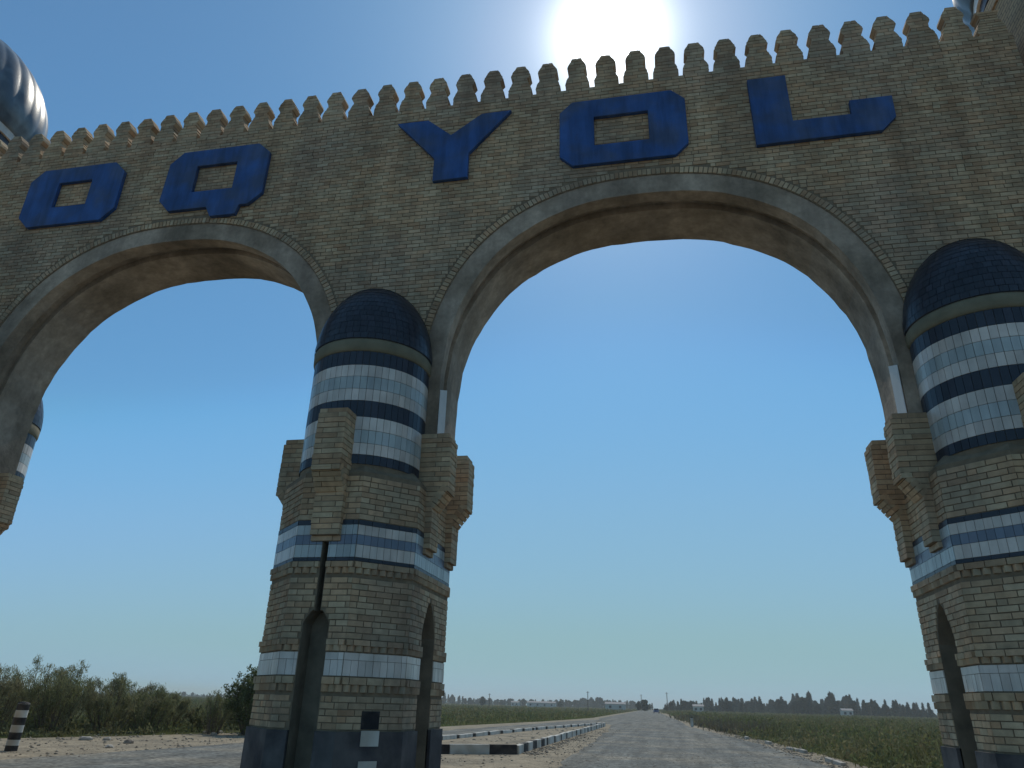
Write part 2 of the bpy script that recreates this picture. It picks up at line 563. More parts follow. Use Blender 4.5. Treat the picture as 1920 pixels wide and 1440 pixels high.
# low half-buried kerb along the right edge of the road
kb = empty('roadside_kerb', (5.4, 35, 0)); kb['kind'] = 'structure'
for (y, dx, ln) in [(19, 5.55, 1.0), (22.4, 5.45, 1.0), (23.5, 5.42, .95), (27.6, 5.18, 1.0), (28.7, 5.12, .9), (34.8, 5.2, 1.0), (36.0, 5.1, 1.0), (37.1, 5.02, .8), (42.5, 4.75, 1.0), (49, 4.3, 1.0)]:
    mb = MB(); mb.obox((0, 0, 0), UX, UY, UZ, .16, ln, .2)
    o = mb.build('kerb_stone', M_CONCRETE, kb)
    bv = o.modifiers.new('edge', 'BEVEL'); bv.width = .02; bv.segments = 2
    o.location = (dx - 5.4, y - 35, .02 + jit(.02)); o.rotation_euler = (jit(.03), jit(.06), jit(.05) + .04)

# ================================================================== THE GATEWAY
WY0, WY1 = 11.5, 13.1                 # wall front and back
WTOP = 11.8 + EYE                     # wall top below the merlons
PX = [-14.93, -4.93, 5.07]            # pier centres
AX = [-9.93, 0.07]                    # arch centres
ZS, AA, AB, AN = 5.0 + EYE, 4.17, 4.37, 2.3   # outer curve of the arch: springing height, half width, rise, roundness
RING = .40
WX0, WX1 = -17.2, 7.0
gate = empty('brick_gateway', (PX[1], 12.0, 0))
gate.location = (0, 0, 0)
tag(gate, 'brick gateway with two round arches, toothed parapet and three tiled piers across the road', 'gateway')


def curve(a, b, n=60):
    """superellipse from right springing over the crown to the left springing, relative to the arch centre"""
    out = []
    for i in range(n + 1):
        t = math.pi * i / n
        c, s = math.cos(t), math.sin(t)
        out.append((a * math.copysign(abs(c) ** (2 / AN), c), b * max(s, 0) ** (2 / AN)))
    return out


def half_width(z, extra):
    a, b = AA + extra, AB + extra
    if z <= ZS: return a
    if z >= ZS + b: return 0
    return a * (1 - ((z - ZS) / b) ** AN) ** (1 / AN)


PIER_TOP = 4.75
# mortar core of the wall
mb = MB()


def core_top(x):
    for c in AX:
        d = abs(x - c)
        if d < AA:
            return ZS + AB * (1 - (d / AA) ** AN) ** (1 / AN)
    return PIER_TOP - .1


xs = [WX0]
for c in AX:
    xs += [c - p[0] for p in curve(AA, AB, 60)]
xs += [WX1]
xs = sorted(set(round(x, 4) for x in xs))
for x0, x1 in zip(xs, xs[1:]):
    mid = (x0 + x1) / 2
    inside = any(abs(mid - c) < AA for c in AX)
    z0a = core_top(x0) if inside else PIER_TOP - .1
    z0b = core_top(x1) if inside else PIER_TOP - .1
    if inside:
        c = [c for c in AX if abs(mid - c) < AA][0]
        if abs(x0 - c) > AA - 1e-3: z0a = ZS
        if abs(x1 - c) > AA - 1e-3: z0b = ZS
    v = [(x0, WY0, z0a), (x1, WY0, z0b), (x1, WY0, WTOP), (x0, WY0, WTOP), (x0, WY1, z0a), (x1, WY1, z0b), (x1, WY1, WTOP), (x0, WY1, WTOP)]
    mb.add(v, [(0, 1, 2, 3), (5, 4, 7, 6), (3, 2, 6, 7), (1, 0, 4, 5)])
wall = mb.build('wall', M_MORTAR, gate)
# rear face in brick pattern (hidden side of the wall)
GAPEX = .15


def wall_gaps(a, b):
    g = []
    for c in AX:
        hw = half_width(a, GAPEX)
        if hw > 0.02:
            g.append((c - hw - WX0, c + hw - WX0))
    return g


brick_face(wall, (WX0, WY0, 0), UX, -UY, WX1 - WX0, PIER_TOP, WTOP, wall_gaps, seed=3, zbase=WTOP - 200 * BH)
brick_face(wall, (WX1, WY1, 0), -UX, UY, WX1 - WX0, PIER_TOP, WTOP,
           lambda a, b: [(WX1 - c - half_width(a, 0), WX1 - c + half_width(a, 0)) for c in AX if half_width(a, 0) > .02], seed=4, zbase=WTOP - 200 * BH)
# voussoirs: radial headers round each arch
for ai, c in enumerate(AX):
    cv = [(c + x, ZS + z) for x, z in curve(AA + .075, AB + .075, 400)]
    acc = 0.0
    last = cv[0]
    pitch = .088
    nxt = pitch / 2
    for p, q in zip(cv, cv[1:]):
        seg = math.hypot(q[0] - p[0], q[1] - p[1])
        while acc + seg > nxt:
            t = (nxt - acc) / seg
            x, z = p[0] + (q[0] - p[0]) * t, p[1] + (q[1] - p[1]) * t
            ang = math.atan2(q[1] - p[1], q[0] - p[0]) + jit(.04)
            tg = Vector((math.cos(ang), 0, math.sin(ang))); nr = Vector((-tg.z, 0, tg.x))
            piece('brick', M_BRICK, wall, (x, WY0 - .018 + .02 + jit(.006), z), nr, -UY, tg, .125 + jit(.008), .04, pitch - .018 + jit(.004))
            nxt += pitch
        acc += seg

# plaster arch rings with a groove in the soffit
for ai, c in enumerate(AX):
    n = 64
    out = curve(AA, AB, n)
    inn_f = curve(AA - RING + .03, AB - RING, n)
    inn_r = curve(AA - RING + .16, AB - RING, n)
    gro_f = curve(AA - RING + .15, AB - RING + .13, n)
    rows = []
    rj = random.Random(5 + ai)
    jr = [rj.uniform(-.014, .014) for _ in range(n + 1)]
    for i in range(1, n):
        jr[i] = jr[i] * .45 + (.011 if (i // 5) % 2 else -.005)
    def row(cv, y, w):
        pts = [(c + cv[0][0], y, PIER_TOP - .05)]
        for i, (x, z) in enumerate(cv):
            l = math.hypot(x, z)
            k = 1 + jr[i] * w / l
            pts.append((c + x * k, y, ZS + z * k))
        pts.append((c + cv[-1][0], y, PIER_TOP - .05))
        return pts
    yg0, yg1 = 11.80, 12.06
    mixc = lambda A, B, t: [(p[0] + (q[0] - p[0]) * t, p[1] + (q[1] - p[1]) * t) for p, q in zip(A, B)]
    rows = [row(curve(AA + .005, AB + .005, n), WY0 + .03, 0), row(curve(AA + .005, AB + .005, n), WY0 + .012, 0), row(inn_f, WY0 + .004, .5),
            row(mixc(inn_f, inn_r, .2), yg0, .5), row(gro_f, yg0 + .03, 0), row(gro_f, yg1 - .01, 0), row(mixc(inn_f, inn_r, .4), yg1, .6),
            row(inn_r, WY1 + .01, 1), row(curve(AA + .005, AB + .005, n), WY1 + .03, 0)]
    mb = MB()
    w = len(rows[0])
    V = [p for r in rows for p in r]
    F = []
    for r in range(len(rows) - 1):
        for i in range(w - 1):
            F.append((r * w + i, r * w + i + 1, (r + 1) * w + i + 1, (r + 1) * w + i))
    F.append(tuple(r * w for r in range(len(rows))))
    F.append(tuple(r * w + w - 1 for r in reversed(range(len(rows)))))
    mb.add(V, F)
    ring = mb.build('arch_ring', M_PLASTER, gate)
    ring['label'] = 'grey plastered arch ring'
    # whitewashed panels at the feet of the ring
    for sgn in (-1, 1):
        xx = c + sgn * (AA - RING + .03 - .006)
        mb = MB()
        top0, top1 = 6.62, 6.78
        y0, y1 = 11.53, 11.93
        t = .012 * -sgn
        v = [(xx, y0, 5.6), (xx + sgn * .004, y1, 5.6), (xx + sgn * .004, y1, top1), (xx, y0, top0)]
        v += [(p[0] - t, p[1], p[2]) for p in v]
        mb.add([(p[0] + t * 1.2, p[1], p[2]) for p in v], [(0, 1, 2, 3), (7, 6, 5, 4), (0, 4, 5, 1), (1, 5, 6, 2), (2, 6, 7, 3), (3, 7, 4, 0)])
        o = mb.build('jamb_panel', M_WHITEWASH, gate)

# ---- merlons
MP = [(.245, 0), (.252, .16), (.235, .24), (.145, .45), (.155, .50), (.212, .58), (.205, .64), (.09, .85)]


def prof_hw(z):
    for (a, z0), (b, z1) in zip(MP, MP[1:]):
        if z0 <= z <= z1:
            return a + (b - a) * (z - z0) / (z1 - z0)
    return MP[-1][0]


def merlon_mesh(seed, top=.85):
    r = random.Random(seed)
    mb = MB()
    n = 10
    h = top / n
    D = .25
    # mortar body
    pts = [(prof_hw(z) - .010, z) for z in np.linspace(0, top - .012, 18)]
    ringp = [(x, z) for x, z in pts] + [(-x, z) for x, z in reversed(pts)]
    k = len(ringp)
    mb.add([(x, .008, z) for x, z in ringp] + [(x, D - .008, z) for x, z in ringp],
           [tuple(range(k - 1, -1, -1)) if False else tuple(range(k)), tuple(range(2 * k - 1, k - 1, -1))] + [((i + 1) % k, i, k + i, k + (i + 1) % k) for i in range(k)])
    body_faces = len(mb.f)
    for i in range(n):
        z0, z1 = i * h + .006, (i + 1) * h - .006
        w0, w1 = prof_hw(z0) + r.uniform(-.008, .008), prof_hw(z1) + r.uniform(-.008, .008)
        cut = r.uniform(-.05, .05) + (.06 if i % 2 else -.06)
        y0, y1 = r.uniform(-.005, .004), D + r.uniform(-.005, .005)
        for (l0, l1, q0, q1) in ((-w0, -w1, cut - .006, cut - .006), (cut + .006, cut + .006, w0, w1)):
            if q0 - l0 < .02: continue
            v = [(l0, y0, z0), (q0, y0, z0), (q0, y1, z0), (l0, y1, z0), (l1, y0, z1), (q1, y0, z1), (q1, y1, z1), (l1, y1, z1)]
            mb.add(v, [(0, 3, 2, 1), (4, 5, 6, 7), (0, 1, 5, 4), (1, 2, 6, 5), (2, 3, 7, 6), (3, 0, 4, 7)])
    me = mb.mesh('merlon', M_BRICK)
    me.materials.append(M_MORTAR)
    mi = [1] * body_faces + [0] * (len(me.polygons) - body_faces)
    me.polygons.foreach_set('material_index', mi)
    return me


mm = [merlon_mesh(i) for i in range(6)]
lowm = merlon_mesh(9, .62)
MPITCH = 20.03 / 33
for k in range(-4, 35):
    o = link(bpy.data.objects.new('merlon', lowm if k == 34 else mm[(k * 5 + k // 3) % 6]), gate)
    o.location = (-13.94 + MPITCH * k + jit(.012), WY0 - .004 + jit(.006), WTOP)
    o.rotation_euler = (0, jit(.015), jit(.015))
    o.scale = (1 + jit(.03), 1, 1 + jit(.02))

# ---- piers
PY0, PY1, PA, PS = 10.26, 13.6, 1.17, .485


def pier_ring(cx, grow=0.0):
    a, s, y0, y1 = PA + grow, PS + grow * .414, PY0 - grow, PY1 + grow
    c = a - s
    return [(cx - s, y0), (cx + s, y0), (cx + a, y0 + c), (cx + a, y1 - c), (cx + s, y1), (cx - s, y1), (cx - a, y1 - c), (cx - a, y0 + c)]


NICHE = {0: (.40, 2.72, 2.50, .30, .09), 2: (.68, 3.0, 2.45, .34, 0), 6: (.68, 3.0, 2.45, .34, 0), 4: (.40, 2.72, 2.50, .30, 0)}   # face: width, apex, springing, depth, slot width


def notch(fi, width):
    """outline of the niche opening in face coordinates, left foot to right foot"""
    w, apex, spr, dep, slot = NICHE[fi]
    c = width / 2
    pts = [(c - w / 2, 0.0), (c - w / 2, spr)]
    for i in range(1, 7):
        t = i / 6
        pts.append((c - w / 2 * (1 - t) ** .62 if t < 1 else c, spr + (apex - spr) * t ** .9))
    if slot:
        pts = pts[:-1] + [(c - slot / 2, apex - .05), (c - slot / 2, 3.70)]
        right = [(2 * c - x, z) for x, z in reversed(pts)]
        return pts + right
    right = [(2 * c - x, z) for x, z in reversed(pts[:-1])]
    return pts + right


def niche_gap(fi, width):
    w, apex, spr, dep, slot = NICHE[fi]
    c = width / 2
    def f(a, b):
        if a < spr: return [(c - w / 2 - .01, c + w / 2 + .01)]
        if a < apex:
            t = ((a - spr) / (apex - spr)) ** (1 / .9)
            hw = w / 2 * (1 - t) ** .62
            hw = max(hw, slot / 2 if slot else 0)
            return [(c - hw - .008, c + hw + .008)]
        if slot and a < 3.70: return [(c - slot / 2 - .006, c + slot / 2 + .006)]
        return []
    return f


def build_pier(cx, seed):
    pr = pier_ring(cx)
    mb = MB()
    H = PIER_TOP
    niches = MB()
    faces = []
    for fi in range(8):
        p, q = Vector((*pr[fi], 0)), Vector((*pr[(fi + 1) % 8], 0))
        L = (q - p).length
        ex = (q - p) / L
        ey = Vector((ex.y, -ex.x, 0))
        faces.append((p, ex, ey, L))
        if fi in NICHE:
            nt_ = notch(fi, L)
            outl = [(0, 0)] + nt_ + [(L, 0), (L, H), (0, H)]
            mb.add([p + ex * x + UZ * z for x, z in outl], [tuple(range(len(outl)))])
            dep = NICHE[fi][3]
            n = len(nt_)
            fr = [p + ex * x + UZ * z for x, z in nt_]
            bk = [v - ey * dep for v in fr]
            niches.add(fr + bk, [(i, i + 1, n + i + 1, n + i) for i in range(n - 1)] + [tuple(range(n, 2 * n))])
        else:
            mb.add([p, q, q + UZ * H, p + UZ * H], [(0, 1, 2, 3)])
    # sloping cap up to the drums
    cap = [(cx + (x - cx) * .86, 11.93 + (y - 11.93) * .9) for x, y in pr]
    mb.prism(pr, H, 4.93, top=True, bottom=False, ring2=cap)
    pier = mb.build('pier', M_MORTAR, gate)
    niches.build('niche', M_NICHE, pier)
    # plinth
    grow = .045
    pg = pier_ring(cx, grow)
    for fi in range(8):
        p, q = Vector((*pg[fi], 0)), Vector((*pg[(fi + 1) % 8], 0))
        L = (q - p).length; ex = (q - p) / L; ey = Vector((ex.y, -ex.x, 0))
        hh = 1.10
        spans = [(0, L)]
        if fi in NICHE:
            w = NICHE[fi][0]; spans = [(0, L / 2 - w / 2), (L / 2 + w / 2, L)]
        for s, e in spans:
            pl = MB()
            a, b = p + ex * s, p + ex * e
            a2, b2 = a - ey * (grow + .02), b - ey * (grow + .02)
            pl.add([a, b, b + UZ * hh, a + UZ * hh, a2, b2, b2 + UZ * hh, a2 + UZ * hh], [(0, 1, 2, 3), (3, 2, 6, 7), (1, 5, 6, 2), (4, 0, 3, 7)])
            pl.build('plinth_block', M_PLINTH, pier)
    # bricks
    for fi, (p, ex, ey, L) in enumerate(faces):
        gp = niche_gap(fi, L) if fi in NICHE else None
        for (za, zb) in ((1.12, 1.58), (2.29, 3.19), (4.0, 4.72)):
            brick_face(pier, p - ex * .009, ex, ey, L + .018, za, zb, (lambda a, b, gp=gp: [(q[0] + .009, q[1] + .009) for q in gp(a, b)]) if gp else None, seed=seed * 100 + fi, zbase=za)
        # tile bands
        def tiles(z0, z1, w, m, row):
            r = random.Random(seed * 31 + fi * 7 + row)
            gg = gp(z0, z1) if gp else []
            spans = [(0.0, L)]
            for g_ in gg:
                ns = []
                for s, e in spans:
                    if g_[0] > s: ns.append((s, min(e, g_[0])))
                    if g_[1] < e: ns.append((max(s, g_[1]), e))
                spans = [x for x in ns if x[1] - x[0] > .02]
            for s, e in spans:
                for (a, b) in fill_course(s, e, w, 0.0, .02):
                    c = p + ex * ((a + b) / 2) + ey * (.014 + r.uniform(-.0025, .0025) - .012)
                    piece('tile', m, pier, (c.x, c.y, (z0 + z1) / 2), ex, ey, ex.cross(ey), b - a - .006, .024, z1 - z0 - .006)
        tiles(1.80, 2.01, .112, M_TWHITE, 1); tiles(2.01, 2.11, .222, M_TWHITE, 2)
        tiles(3.38, 3.435, .222, M_TNAVY, 3); tiles(3.435, 3.625, .112, M_TWHITE if fi in (1, 7) else M_TLIGHT, 4)  # whiter on slanted front faces: light by face direction put into tile colour
        tiles(3.625, 3.77, .112, M_TBLUE, 5); tiles(3.77, 3.92, .112, M_TWHITE if fi in (1, 7) else M_TLIGHT, 6); tiles(3.92, 3.995, .222, M_TNAVY, 7)
        # corbelled ledges with a row of teeth
        lg = MB()
        r = random.Random(seed * 77 + fi)
        for (za, zb) in ((1.585, 1.79), (2.12, 2.285), (3.195, 3.375)):
            gg = gp(za, zb) if gp else []
            spans = [(0.0, L)]
            for g_ in gg:
                spans = [(0.0, g_[0]), (g_[1], L)]
            hh = (zb - za) / 2
            for s, e in spans:
                zt = za if za > 3 or za < 2 else za
                for (a, b) in fill_course(s, e, .125, .03, .05):           # teeth set on edge
                    c = p + ex * ((a + b) / 2) + ey * (.002 + r.uniform(-.006, .006))
                    rot = Matrix.Rotation(math.radians(45), 3, 'Z')
                    lg.obox((c.x, c.y, za + hh * .55), rot @ ex, rot @ ey, UZ, .075, .075, hh * .9)
                for (a, b) in fill_course(s, e, BL, .1, .05):
                    c = p + ex * ((a + b) / 2) + ey * (.02 + r.uniform(-.006, .004))
                    lg.obox((c.x, c.y, za + hh * 1.5), ex, ey, UZ, b - a - .012, .06, hh * .88)
        o = lg.build('ledge', M_BRICK, pier)
        o['kind'] = 'stuff'
    return pier


piers = [build_pier(cx, i + 1) for i, cx in enumerate(PX)]
# painted warning squares on the slanted face of the middle pier
pr = pier_ring(PX[1], .045)
p, q = Vector((*pr[1], 0)), Vector((*pr[2], 0)); ex = (q - p).normalized(); ey = Vector((ex.y, -ex.x, 0)); L = (q - p).length
pm = p + ex * (L * .50)
for (za, zb, m_, off) in ((1.13, 1.36, M_PBLACK, -.030), (.92, 1.115, M_PWHITE, .005), (.52, .74, M_PWHITE, .005), (.12, .34, M_PWHITE, .005)):
    mb = MB(); mb.obox((0, 0, 0), ex, ey, UZ, .27, .008, zb - za)
    o = mb.build('painted_square', m_, piers[1]); o.location = (pm.x + ey.x * off, pm.y + ey.y * off, (za + zb) / 2)
    if za > 1.12: o.location = (pm.x + ey.x * (-.045 + .012), pm.y + ey.y * (-.045 + .012), (za + zb) / 2)

# ---- drums with blind domes
DR = 1.016


def build_drum(cx, cy, seed):
    core = MB(); core.lathe([(DR - .014, 4.80), (DR - .014, 7.12)], cx, cy, 64)
    drum = core.build('drum', M_MORTAR, gate)
    n = 56
    rows = [(4.90, 5.055, M_TNAVY), (5.055, 5.245, M_TWHITE), (5.245, 5.465, M_TLIGHT), (5.465, 5.69, M_TWHITE), (5.69, 5.97, M_TNAVY),
            (5.97, 6.18, M_TWHITE), (6.18, 6.40, M_TLIGHT), (6.40, 6.61, M_TWHITE), (6.61, 6.86, M_TNAVY)]
    r = random.Random(seed)
    for ri, (z0, z1, m) in enumerate(rows):
        for k in range(n):
            a = 2 * math.pi * (k + .5) / n
            ey = Vector((math.cos(a), math.sin(a), 0)); ex = Vector((-ey.y, ey.x, 0))
            c = Vector((cx, cy, (z0 + z1) / 2)) + ey * (DR - .010 + r.uniform(-.002, .002))
            piece('tile', m, drum, c, ex, ey, ex.cross(ey), 2 * math.pi * DR / n - .007, .022, z1 - z0 - .007)
    mb = MB(); mb.lathe([(DR - .01, 6.86), (DR + .015, 6.875), (DR + .03, 6.92), (DR + .035, 7.06), (DR + .01, 7.10), (DR - .02, 7.12)], cx, cy, 72)
    mb.build('moulding', M_OLIVE, drum, smooth=True)
    # dome: tiles in rings over a smooth core
    prof = []
    for i in range(19):
        t = i / 18 * math.pi / 2
        rr = 1.055 * math.cos(t) ** .92
        prof.append((max(rr, .01), 7.10 + 1.44 * math.sin(t) ** 1.06))
    mb = MB(); mb.lathe([(r_ - .012 if r_ > .05 else r_, z) for r_, z in prof], cx, cy, 72)
    dome = mb.build('dome', M_TNAVY, gate, smooth=True)
    tm = MB()
    for i in range(0, 17):
        (r0, z0), (r1, z1) = prof[i], prof[i + 1]
        nn = max(10, int(2 * math.pi * r0 / .125))
        for k in range(nn):
            g_ = .035 / max(1, 1)
            a0, a1 = 2 * math.pi * (k + .03) / nn, 2 * math.pi * (k + .97) / nn
            lift = r.uniform(-.003, .003)
            zz = z0 + (z1 - z0) * .04
            v = []
            for (rr, z_, ww) in ((r0 + lift, z0 + .004, 0), (r1 + lift + .002, z1 - .004, 0)):
                for a in (a0, (a0 + a1) / 2, a1):
                    v.append((cx + rr * math.cos(a), cy + rr * math.sin(a), z_))
            tm.add(v, [(0, 1, 4, 3), (1, 2, 5, 4)])
    o = tm.build('tile_rings', M_TNAVY, dome); o['kind'] = 'stuff'
    return drum


for i, cx in enumerate(PX):
    build_drum(cx, 11.28, 40 + i)
    build_drum(cx, 13.0 if i == 0 else 12.95, 50 + i)

# ---- brick consoles
def console(org, ey, width, seed, back=.12):
    """org: point on the pier face (z ignored), ey outward"""
    ey = Vector(ey); ex = Vector((-ey.y, ey.x, 0)); org = Vector((org[0], org[1], 0))
    z0, z1 = 3.67, 5.71
    n = 24
    h = (z1 - z0) / n
    r = random.Random(seed)
    def proj_(z):
        t = (z - z0) / (z1 - z0)
        if t < .05: return .07
        if t < .36: return .13
        if t < .52: return max(.13, .13 + (t - .36) / .16 * .25 - .045)
        if t > .97: return .34
        return .38
    core = MB()
    for i in range(n):
        d = proj_(z0 + (i + .5) * h)
        core.obox(org + ey * ((d - .014 - back) / 2) + UZ * (z0 + (i + .5) * h), ex, ey, UZ, width - .026, d - .014 + back, h)
    co = core.build('console', M_MORTAR, gate)
    for i in range(n):
        zc = z0 + (i + .5) * h
        d = proj_(zc)
        w = width + r.uniform(-.012, .012)
        cut = (-.11 if i % 2 else .11) + r.uniform(-.015, .015)
        tot = d + back
        segs = [(-back, d)] if d < .3 else ([(-back, .12), (.12, d)] if i % 2 else [(-back, .22), (.22, d)])
        for (s, e) in segs:
            for (a, b) in ((-w / 2, cut), (cut, w / 2)):
                c = org + ey * ((s + e) / 2 + r.uniform(-.006, .006) * (1 if e == d else 0)) + ex * ((a + b) / 2) + UZ * zc
                piece('brick', M_BRICK, co, c, ex, ey, ex.cross(ey), b - a - .012, e - s - .012, h - .013)
    # bricks laid on the slope
    za, zb = z0 + .36 * (z1 - z0), z0 + .525 * (z1 - z0)
    sl = Vector((0, 0, zb - za)) + ey * .25
    SL = sl.length; sd = sl / SL; sn = ex.cross(sd)
    if sn.dot(ey) < 0: sn = -sn
    k = 5
    for i in range(k):
        w = width + r.uniform(-.01, .01)
        cut = (-.11 if i % 2 else .11) + r.uniform(-.015, .015)
        for (a, b) in ((-w / 2, cut), (cut, w / 2)):
            c = org + ey * .135 + UZ * za + sd * (SL * (i + .5) / k) + ex * ((a + b) / 2) - sn * (.062 + r.uniform(0, .006))
            piece('brick', M_BRICK, co, c, ex, sn, ex.cross(sn), b - a - .012, .125, SL / k - .012)
    return co


for i, cx in enumerate(PX):
    console((cx, PY0 + .02), (0, -1, 0), .48, 60 + i, back=.10)
    for sx in (-1, 1):
        console((cx + sx * PA, 11.50), (sx, 0, 0), .42, 70 + i * 4 + sx, back=.22)
        console((cx + sx * PA, 12.74), (sx, 0, 0), .42, 72 + i * 4 + sx + 20, back=.22)

flush_pieces()

# ================================================================== SIGN LETTERS
def letter(name, outline, hole, label):
    k = 11.40 / 11.5
    y0, y1 = 11.395, WY0 - .012
    def P(pts): return [(x * k, z * k + EYE) for x, z in pts]
    bm = bmesh.new()
    o_ = P(outline)
    if hole:
        h_ = P(hole)
        vo = [bm.verts.new((x, y0, z)) for x, z in o_]; vh = [bm.verts.new((x, y0, z)) for x, z in h_]
        eds = [bm.edges.new((vo[i], vo[(i + 1) % len(vo)])) for i in range(len(vo))] + [bm.edges.new((vh[i], vh[(i + 1) % len(vh)])) for i in range(len(vh))]
        bmesh.ops.triangle_fill(bm, use_beauty=True, use_dissolve=False, edges=eds)
    else:
        bm.faces.new([bm.verts.new((x, y0, z)) for x, z in o_])
    ret = bmesh.ops.extrude_face_region(bm, geom=bm.faces[:])
    bmesh.ops.translate(bm, vec=(0, y1 - y0, 0), verts=[v for v in ret['geom'] if isinstance(v, bmesh.types.BMVert)])
    bmesh.ops.recalc_face_normals(bm, faces=bm.faces[:])
    me = bpy.data.meshes.new(name); bm.to_mesh(me); bm.free()
    me.materials.append(M_BLUEPAINT)
    o = link(bpy.data.objects.new(name, me))
    bv = o.modifiers.new('edge', 'BEVEL'); bv.width = .012; bv.segments = 2; bv.limit_method = 'ANGLE'
    tag(o, label, 'letter', 'raised blue letters on the gateway')
    return o


def oct_rect(x0, x1, z0, z1, c):
    return [(x0 + c, z0), (x1 - c, z0), (x1, z0 + c), (x1, z1 - c), (x1 - c, z1), (x0 + c, z1), (x0, z1 - c), (x0, z0 + c)]


rect = lambda x0, x1, z0, z1: [(x0, z0), (x1, z0), (x1, z1), (x0, z1)]
letter('sign_letter', oct_rect(-14.25, -11.72, 9.77, 11.40, .30), rect(-13.43, -12.54, 10.27, 10.97), 'blue block letter O on the brick wall, left of the letter Q')
letter('sign_letter', [(-10.30, 9.79), (-9.36, 9.79), (-9.22, 9.53), (-8.62, 9.53), (-8.56, 9.76), (-8.36, 9.76), (-8.06, 10.03), (-8.06, 11.14), (-8.36, 11.42), (-10.24, 11.42), (-10.54, 11.12), (-10.58, 10.1)],
       rect(-9.81, -8.82, 10.25, 10.97), 'blue block letter Q with a square tail, on the brick wall')
letter('sign_letter', [(-5.10, 11.47), (-4.40, 11.46), (-3.87, 10.98), (-3.22, 11.46), (-2.58, 11.46), (-3.46, 10.44), (-3.46, 9.82), (-4.20, 9.81), (-4.20, 10.40)], None,
       'blue block letter Y on the brick wall above the middle pier')
letter('sign_letter', oct_rect(-1.56, .96, 9.80, 11.45, .26), rect(-.86, .22, 10.26, 10.99), 'blue block letter O on the brick wall between the letters Y and L')
letter('sign_letter', [(2.20, 9.81), (4.42, 9.83), (4.70, 10.12), (4.71, 10.63), (3.96, 10.63), (3.95, 10.30), (2.91, 10.30), (2.90, 11.46), (2.18, 11.46)], None,
       'blue block letter L with an upturned foot, on the brick wall')

# ================================================================== END TOWERS
def end_tower(cx, label, sgn):
    t = empty('domed_tower', (cx, 12.4, 0)); tag(t, label, 'tower', 'domed towers at the ends of the gateway')
    n = 8
    ringf = lambda r, ph=math.pi / 8: [(r / math.cos(math.pi / 8) * math.cos(ph + 2 * math.pi * i / n), r / math.cos(math.pi / 8) * math.sin(ph + 2 * math.pi * i / n)) for i in range(n)]
    mb = MB(); mb.prism(ringf(2.42), 0, 14.6)
    mb.build('shaft', M_BRICKTEX, t)
    mb = MB(); mb.prism(ringf(2.5), 14.6, 14.85)
    mb.build('cornice', M_BRICKTEX, t)
    mb = MB(); mb.lathe([(2.25, 14.85), (2.25, 15.3)], 0, 0, 64); mb.build('lower_drum', M_DRUMPALE, t, smooth=False)
    mb = MB(); mb.lathe([(2.30, 15.3), (2.30, 15.56)], 0, 0, 64); mb.build('dark_band', M_TNAVY, t)
    mb = MB(); mb.lathe([(2.36, 15.56), (2.36, 15.80)], 0, 0, 64); mb.build('pale_band', M_TWHITE, t)
    prof = [(2.38, 15.80), (2.42, 15.9)]
    for i in range(1, 33):
        q = i / 32
        a = -0.36 + (math.pi / 2 + .36) * q
        prof.append((max(2.63 * math.cos(a), .02), 16.55 + (2.75 if a > 0 else 1.7) * math.sin(a)))
    G = 32
    def flute(a, z):
        return 1 + .011 * (abs(math.sin(a * G / 2)) - .6)
    mb = MB(); mb.lathe(prof, 0, 0, G * 10, flute)
    mb.build('dome', M_DOMEGLAZE, t, smooth=True)
    mb = MB(); mb.lathe([(.16, 19.2), (.2, 19.5), (.08, 19.7), (.2, 19.95), (.05, 20.2), (.01, 20.7)], 0, 0, 16)
    mb.build('finial', M_DOMEGLAZE, t, smooth=True)
    # brick pylon that carries the wall's end past the tower
    mb = MB()
    x0, x1 = (-2.46, -1.3) if sgn > 0 else (1.3, 2.46)
    mb.box((x0, -1.35, 0), (x1, -.3, 16.2))
    mb.build('buttress', M_BRICKTEX, t)
    return t


end_tower(9.65, 'octagonal brick tower with a ribbed blue dome, beside the letter L end of the wall', 1)
end_tower(-19.5, 'octagonal brick tower with a ribbed blue dome at the OQ end of the wall', -1)

# ================================================================== ROADSIDE POST
def bollard(x, y):
    t = empty('striped_post', (x, y, 0))
    tag(t, 'short concrete post with black and white bands on the sand beyond the arch', 'post')
    mb = MB(); R = .155
    mb.lathe([(R - .006, -.05), (R - .006, 1.17), (R - .03, 1.2)], 0, 0, 24); mb.build('shaft', M_CONCRETE, t)
    zz = [0, .14, .28, .46, .64, .83, 1.01, 1.19]
    for i in range(7):
        m = M_PBLACK if i % 2 == 0 else M_PWHITE
        mb = MB()
        if i == 6:
            mb.lathe([(R, zz[i]), (R, zz[i + 1] - .03), (R - .03, zz[i + 1] + .015), (R * .4, zz[i + 1] + .03)], 0, 0, 24)
        else:
            mb.lathe([(R, zz[i]), (R, zz[i + 1])], 0, 0, 24)
        mb.build('painted_band', m, t, smooth=False)
    t.rotation_euler = (0, math.radians(1.5), 0)


bollard(-17.5, 19.0)

